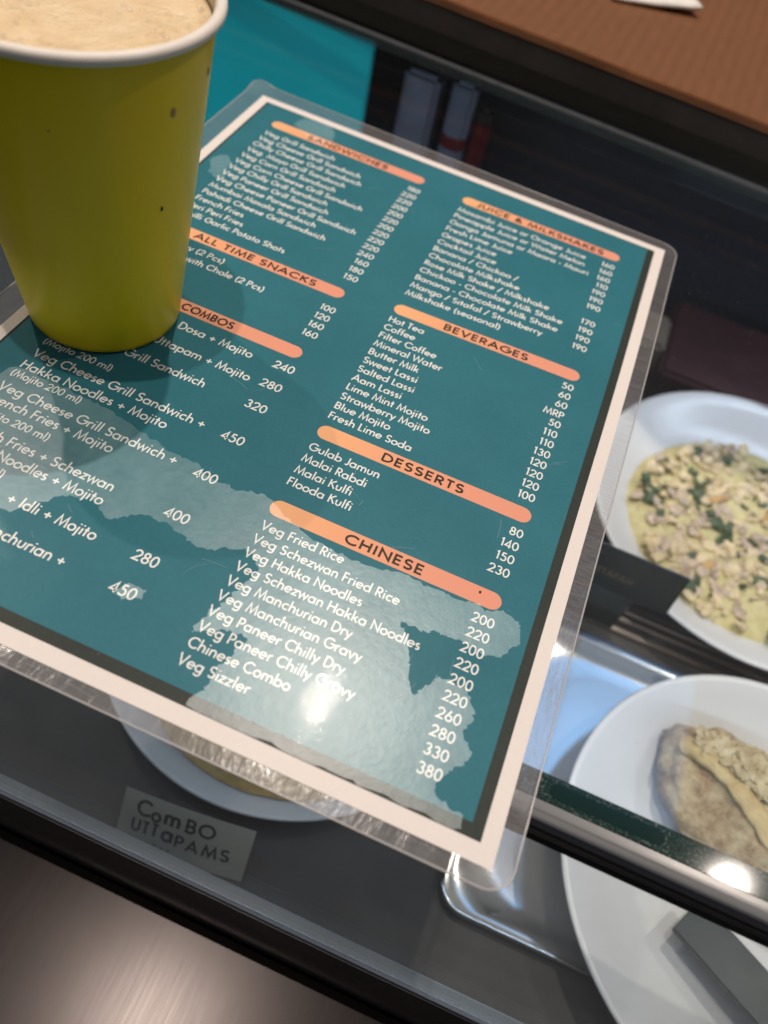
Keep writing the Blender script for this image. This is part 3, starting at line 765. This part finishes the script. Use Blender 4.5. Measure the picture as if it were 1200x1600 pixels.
block(BE, '50 60 60 MRP 50 110 110 130 120 120 120 100'.split(), .1142, .1752, .1166, .0034, .1903)
block(['Gulab Jamun', 'Malai Rabdi', 'Malai Kulfi', 'Flooda Kulfi'], ['80', '140', '150', '230'], .1142, .1003, .0836, .0034, .1905)
CH = ['Veg Fried Rice', 'Veg Schezwan Fried Rice', 'Veg Hakka Noodles', 'Veg Schezwan Hakka Noodles', 'Veg Manchurian Dry', 'Veg Manchurian Gravy', 'Veg Paneer Chilly Dry', 'Veg Paneer Chilly Gravy', 'Chinese Combo', 'Veg Sizzler']
block(CH, '200 220 200 220 200 220 260 280 330 380'.split(), .1146, .0643, .0149, .0034, .1911)

# pale painted patches imitating the ceiling's reflection in the film (ragged outlines)
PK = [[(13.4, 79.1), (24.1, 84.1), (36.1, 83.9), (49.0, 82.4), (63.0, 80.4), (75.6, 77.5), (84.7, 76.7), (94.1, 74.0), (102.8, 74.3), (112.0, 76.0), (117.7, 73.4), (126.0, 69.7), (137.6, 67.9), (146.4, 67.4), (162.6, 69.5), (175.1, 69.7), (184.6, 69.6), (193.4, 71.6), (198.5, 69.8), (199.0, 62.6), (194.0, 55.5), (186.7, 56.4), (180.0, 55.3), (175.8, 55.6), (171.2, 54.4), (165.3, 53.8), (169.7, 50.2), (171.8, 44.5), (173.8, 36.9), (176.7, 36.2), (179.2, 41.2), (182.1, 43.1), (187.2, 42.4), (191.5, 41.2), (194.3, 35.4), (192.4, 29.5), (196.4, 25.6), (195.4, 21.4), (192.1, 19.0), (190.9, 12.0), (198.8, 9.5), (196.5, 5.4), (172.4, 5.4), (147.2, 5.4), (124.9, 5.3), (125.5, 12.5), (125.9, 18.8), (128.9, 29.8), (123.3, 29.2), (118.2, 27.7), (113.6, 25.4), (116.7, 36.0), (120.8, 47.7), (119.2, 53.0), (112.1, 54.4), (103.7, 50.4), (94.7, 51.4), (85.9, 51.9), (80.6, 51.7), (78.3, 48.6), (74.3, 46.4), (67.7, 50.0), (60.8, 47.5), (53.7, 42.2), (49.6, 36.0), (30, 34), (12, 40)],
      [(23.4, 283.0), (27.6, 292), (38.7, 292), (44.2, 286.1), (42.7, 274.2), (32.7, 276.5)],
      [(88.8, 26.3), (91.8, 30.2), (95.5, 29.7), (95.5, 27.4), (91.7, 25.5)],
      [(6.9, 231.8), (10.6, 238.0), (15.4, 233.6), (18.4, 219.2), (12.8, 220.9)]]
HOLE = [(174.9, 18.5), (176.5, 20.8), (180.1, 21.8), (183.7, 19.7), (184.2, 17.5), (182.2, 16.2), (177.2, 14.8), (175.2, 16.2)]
def rough_outline(poly, amp=0.7, sub=5, seed=0):
    out = []; n = len(poly)
    for i in range(n):
        p0, p1, p2, p3 = (Vector(poly[(i + k - 1) % n]) for k in range(4))
        for s_ in range(sub):
            t = s_ / sub
            q = 0.5 * ((2 * p1) + (-p0 + p2) * t + (2 * p0 - 5 * p1 + 4 * p2 - p3) * t * t + (-p0 + 3 * p1 - 3 * p2 + p3) * t ** 3)
            nx_, ny_ = (sum(a_ * noise.noise((q.x * k_, q.y * k_, seed + o_)) for k_, a_ in ((.2, .9), (.55, .7), (1.3, .5), (3.1, .3))) for o_ in (0.3, 9.3))
            out.append((q.x + amp * nx_, max(5.3, q.y + amp * ny_)))
    return out
from mathutils.geometry import delaunay_2d_cdt
def glare_patch(poly, hole=None, seed=0):
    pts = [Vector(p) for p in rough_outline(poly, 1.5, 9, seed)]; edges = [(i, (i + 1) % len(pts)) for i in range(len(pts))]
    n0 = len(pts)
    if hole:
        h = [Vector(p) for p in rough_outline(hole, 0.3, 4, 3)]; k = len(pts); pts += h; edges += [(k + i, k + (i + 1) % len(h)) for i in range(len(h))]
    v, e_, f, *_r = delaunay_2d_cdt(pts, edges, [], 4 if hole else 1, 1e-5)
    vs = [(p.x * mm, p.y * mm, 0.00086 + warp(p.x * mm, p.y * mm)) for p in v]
    return mesh('painted_glare', vs, [tuple(q) for q in f], M_GLARE, menu)
glare_patch(PK[0], HOLE, 1)
for i, p in enumerate(PK[1:]): glare_patch(p, None, i + 2)
film = pouch_sheet('laminate_film', 0.00095, M_FILM, menu, 0.00006)
# fine scratches in the film and one dark speck on the last heading bar
random.seed(31); ink = Ink(lambda x, y: 0.00108 + warp(x, y), 0.1)
for i in range(70):
    near = i < 34
    cx_, cy_ = (random.gauss(.166, .014), random.gauss(.030, .016)) if near else (random.uniform(.03, .20), random.uniform(.008, .28))
    a0 = random.uniform(0, 6.28); L_ = random.uniform(.002, .009); bend = random.uniform(-1.4, 1.4); pts = []
    for k in range(9):
        a_ = a0 + bend * k / 8; pts.append((cx_, cy_)); cx_ += math.cos(a_) * L_ / 8; cy_ += math.sin(a_) * L_ / 8
    if all(-.008 < p[0] < .212 and -.003 < p[1] < .300 for p in pts): ink.stroke(pts, random.uniform(.00002, .00005), i * 1e-6)
sm_ = NT('scratch_scuff'); ink.build('film_scratches', sm_.done(sm_.mix(0.30, sm_.transp(), sm_.diff((0.8, 0.82, 0.82)))), menu)['kind'] = 'stuff'
lathe('speck', [(0.0, .0003), (.00025, .00025), (.0004, 0.0)], M_DARK, menu, 10, (0.1838, 0.0748, 0.00100 + warp(.1838, .0748)))
# sealed rim of the pouch
def tube(name, pts, r, mat, parent, closed=True, seg=8):
    n = len(pts); vs = []; fs = []
    P = [Vector(p) for p in pts]
    for i in range(n):
        t = (P[(i + 1) % n] - P[i - 1]) if closed or 0 < i < n - 1 else (P[1] - P[0] if i == 0 else P[-1] - P[-2])
        t.normalize(); a_ = t.cross(Vector((0, 0, 1))).normalized(); b_ = a_.cross(t)
        for k in range(seg):
            q = P[i] + (a_ * math.cos(2 * math.pi * k / seg) + b_ * math.sin(2 * math.pi * k / seg) * 0.6) * r; vs.append(q)
    for i in range(n if closed else n - 1):
        j = (i + 1) % n
        for k in range(seg): fs.append((i * seg + k, i * seg + (k + 1) % seg, j * seg + (k + 1) % seg, j * seg + k))
    return mesh(name, vs, fs, mat, parent, True)
U = graded(40); V = graded(50)
ring = [pouch_fn(u, 0) for u in U] + [pouch_fn(1, v_) for v_ in V[1:]] + [pouch_fn(u, 1) for u in reversed(U[:-1])] + [pouch_fn(0, v_) for v_ in reversed(V[1:-1])]
def m_rim():
    t = NT('pouch_rim_plastic'); return t.done(t.mix(0.5, t.transp((0.9, 0.9, 0.9)), t.bsdf((0.62, 0.60, 0.60), 0.18)))
tube('sealed_rim', [(x, y, 0.00065 + warp(x, y)) for x, y in ring], 0.00030, m_rim(), menu)

# ================================================================== yellow cup and drink
def m_cup():
    t = NT('chartreuse_coated_paper'); v = t.coord()
    f = t.noise(v, 400, 3, 0.6); g = t.noise(t.coord((1, 1, .25)), 35, 3)
    c = t.ramp(g, (0.3, (0.88, 0.64, 0.004)), (0.7, (0.93, 0.69, 0.006)))
    return t.done(t.bsdf(c, 0.32, 0, 0.28, t.bump(f, 0.06, 0.0004), 0.0))
M_CUP = m_cup()
M_RIM = mat_plain('white_rolled_paper', (0.76, 0.70, 0.64), 0.5, var=0.05)
CX, CY = 0.0224, 0.1258
cup = tag(empty('paper_cup', (CX, CY, 0.00125)), 'yellow green paper cup with a white rolled rim standing on the menu', 'cup')
r0, r1, H = 0.0262, 0.0386, 0.1040
lathe('cup_wall', [(r0 - .0022, .0035), (r0 - .0020, .0006), (r0 - .0009, 0.0), (r0 - .0001, .0005), (r0, .0020), (r0 + .0002, .0032), (r1 - 0.0003, H - .004), (r1, H - .001)], M_CUP, cup, 128)
lathe('cup_lining', [(r1 - .0007, H - .001), (r0 - .0006, .0060), (0.0, .0060)], mat_plain('cream_lining', (0.62, 0.50, 0.30), 0.35, var=0.06), cup, 128)
lathe('cup_base', [(0.0, .0040), (r0 - .0022, .0040), (r0 - .0022, .0034)], M_RIM, cup, 64)
rim = []
for i in range(17):
    a = 2 * math.pi * i / 16; rim.append((r1 + 0.0007 + 0.0017 * math.cos(a), H - 0.0004 + 0.0016 * math.sin(a)))
lathe('rolled_rim', rim, M_RIM, cup, 128)
def stain(az, z, w_, h_, mat):
    """a small dried drip, a slightly domed blob following the cup wall"""
    vs, fs = [], []; N = 14
    rz = r0 + .0002 + (r1 - r0) * (z / H)
    for k, sc in enumerate((1.0, .6, .0)):
        for i in range(N):
            a = 2 * math.pi * i / N; da = w_ * sc * math.cos(a) / rz * (1 + .2 * noise.noise((math.cos(a), math.sin(a), az))); dz = h_ * sc * math.sin(a)
            rr = r0 + .0002 + (r1 - r0) * ((z + dz) / H) + (.00005, .00022, .0003)[k]
            vs.append((rr * math.cos(R(az) + da), rr * math.sin(R(az) + da), z + dz))
    for k in range(2):
        for i in range(N): fs.append((k * N + i, k * N + (i + 1) % N, (k + 1) * N + (i + 1) % N, (k + 1) * N + i))
    return mesh('dried_drip', vs, fs, mat, cup, True)
M_DRIP = mat_plain('brown_drip', (0.40, 0.26, 0.07), 0.35); M_SPECK = mat_plain('dark_speck', (0.012, 0.010, 0.006), 0.5)
stain(-14, .086, .0010, .0014, M_DRIP); stain(-18, .0565, .0004, .0009, M_SPECK); stain(-66, .084, .0003, .0004, M_DRIP); stain(13, .0905, .0006, .0014, M_DRIP)
# frothy drink
def m_foam():
    t = NT('beige_froth'); v = t.coord()
    vo = t.n('ShaderNodeTexVoronoi'); vo.inputs['Scale'].default_value = 620; t.l(v, vo.inputs['Vector'])
    vo2 = t.n('ShaderNodeTexVoronoi'); vo2.inputs['Scale'].default_value = 1500; t.l(v, vo2.inputs['Vector'])
    msk = t.ramp(t.noise(v, 60, 4, .6), (0.42, 0.0), (0.62, 1.0))
    h = t.math('ADD', t.math('MULTIPLY', t.math('MULTIPLY', vo.outputs['Distance'], msk), 1.0), t.math('MULTIPLY', vo2.outputs['Distance'], 0.3))
    c = t.ramp(t.noise(v, 90, 5, .6), (0.3, (0.76, 0.56, 0.33)), (0.7, (0.88, 0.71, 0.48)))
    return t.done(t.bsdf(c, 0.25, 0, 0.5, t.bump(h, 0.40, 0.0009), 0.5, 0.3))
HD = 0.0985; rd = r0 + (r1 - r0) * HD / H - 0.0010
vs, fs = [], []; NR, NA = 30, 96
for i in range(NR + 1):
    for k in range(NA):
        a = 2 * math.pi * k / NA; q = i / NR; x, y = rd * q * math.cos(a), rd * q * math.sin(a)
        vs.append((x, y, .0004 * noise.noise((x * 60, y * 60, 4)) + .00012 * noise.noise((x * 300, y * 300, 4)) + (.0007 * q ** 10)))
for i in range(NR):
    for k in range(NA): j = (k + 1) % NA; fs.append((i * NA + k, (i + 1) * NA + k, (i + 1) * NA + j, i * NA + j))
dr = mesh('frothy_drink', vs, fs, m_foam(), None, True); dr.location = (CX, CY, 0.00125 + HD)
random.seed(12); bm = bmesh.new()
for i in range(620):
    a = random.random() * 6.283; q = math.sqrt(random.random()) * 0.96 * rd
    x, y = q * math.cos(a), q * math.sin(a)
    if noise.noise((x * 70, y * 70, 2.2)) < -0.02: continue
    br = random.choice((.00022, .0003, .0004, .0004, .0006, .0009))
    z = .0004 * noise.noise((x * 60, y * 60, 4)) + .00012 * noise.noise((x * 300, y * 300, 4)) + .0007 * (q / rd) ** 10
    bmesh.ops.create_uvsphere(bm, u_segments=10, v_segments=6, radius=br, matrix=Matrix.Translation((x, y, z + br * .1)))
tb_ = NT('bubble_film'); obj_bm('bubbles', bm, tb_.done(tb_.mix(tb_.schlick(0.12), tb_.transp((1, 1, 1)), tb_.gloss(0.10))), dr, True)
tag(dr, 'frothy beige milky drink filling the yellow cup', 'drink')

# ================================================================== tags and paper sign inside the case
def tag_board(loc, rotx, rotz, w_, h_, th, mat, name, label, cat):
    o = tag(empty(name, loc), label, cat); o.rotation_euler = (rotx, 0, rotz)
    box('board', 0, w_, 0, th, 0, h_, mat, o, 0.0006)
    return o
tg = tag_board((0.2280, 0.2030, -0.1365), R(-15), 0.0, 0.0635, 0.0270, 0.0025, TAGM, 'name_tag', 'black name tag with faint gold lettering in front of the topped uttapam', 'tag')
ink = Ink(lambda x, y: 0.0, 0.16); ink.text('UTTAPAM', .016, .0095, .0040, track=.12)
il = ink.build('tag_lettering', GOLD, tg); il.rotation_euler = (R(90), 0, 0); il.location = (0, -0.0002, 0)
box('stand', 0.010, 0.046, 0.0006, 0.0022, -0.0338, 0.0012, TAGM, tg, 0.0004).rotation_euler = (R(15), 0, 0)
tb = tag(empty('name_tag', (0.3215, 0.0560, -0.1478)), 'dark grey name tag leaning inside the plate below the front rail', 'tag')
tb.rotation_euler = (R(0), R(-6), R(-31.5))
box('board', 0, 0.075, 0, 0.0205, 0, 0.003, mat_plain('grey_tag_plastic', (0.036, 0.042, 0.044), 0.35), tb, 0.0006)
# paper sign
ux = Vector((0.9954, 0.0955, 0.0028)).normalized(); uy = Vector((-0.0606, 0.5848, 0.8089)); uz = ux.cross(uy).normalized(); uy = uz.cross(ux)
pd = Vector((0.0882, -0.0004, -0.1694))
Ws, Hs = 0.0576, 0.0272
sg = tag(empty('paper_sign'), 'handwritten white paper sign reading combo uttapams behind the front glass', 'sign')
M4 = Matrix((ux, uy, uz)).transposed().to_4x4(); M4.translation = pd; sg.matrix_world = M4
def zp(x, y): return 0.0012 * math.sin(x / Ws * 3.1)
sheet('paper', rect_fn(0, Ws, 0, Hs), zp, mat_plain('grubby_white_paper', (0.50, 0.46, 0.38), 0.7, var=0.08, scale=30), sg, 20, 16)
random.seed(2)
ink = Ink(lambda x, y: 0.00015 + zp(x, y), 0.19)
def hand(s_, x, y, size, width, slope=0.0):
    k = width / text_width(s_, size, 0.16)
    for i, c in enumerate(s_):
        sz = size * random.uniform(.92, 1.08)
        ink.text(c, x, y + slope * i + random.uniform(-.0004, .0004), sz, xs=k); x += (G[c][0] + 0.16) * size * k
hand('C', .0066, .0160, .0072, .0060); hand('om', .0134, .0160, .0078, .0125); hand('BO', .0285, .0162, .0066, .0130); hand('UTT', .0058, .0080, .0062, .0120); hand('a', .0196, .0080, .0076, .0048); hand('PAMS', .0256, .0074, .0060, .0245)
hand('...', .0170, .0040, .0066, .0080)
ink.build('marker_lettering', mat_plain('black_marker', (0.02, 0.02, 0.022), 0.6), sg)
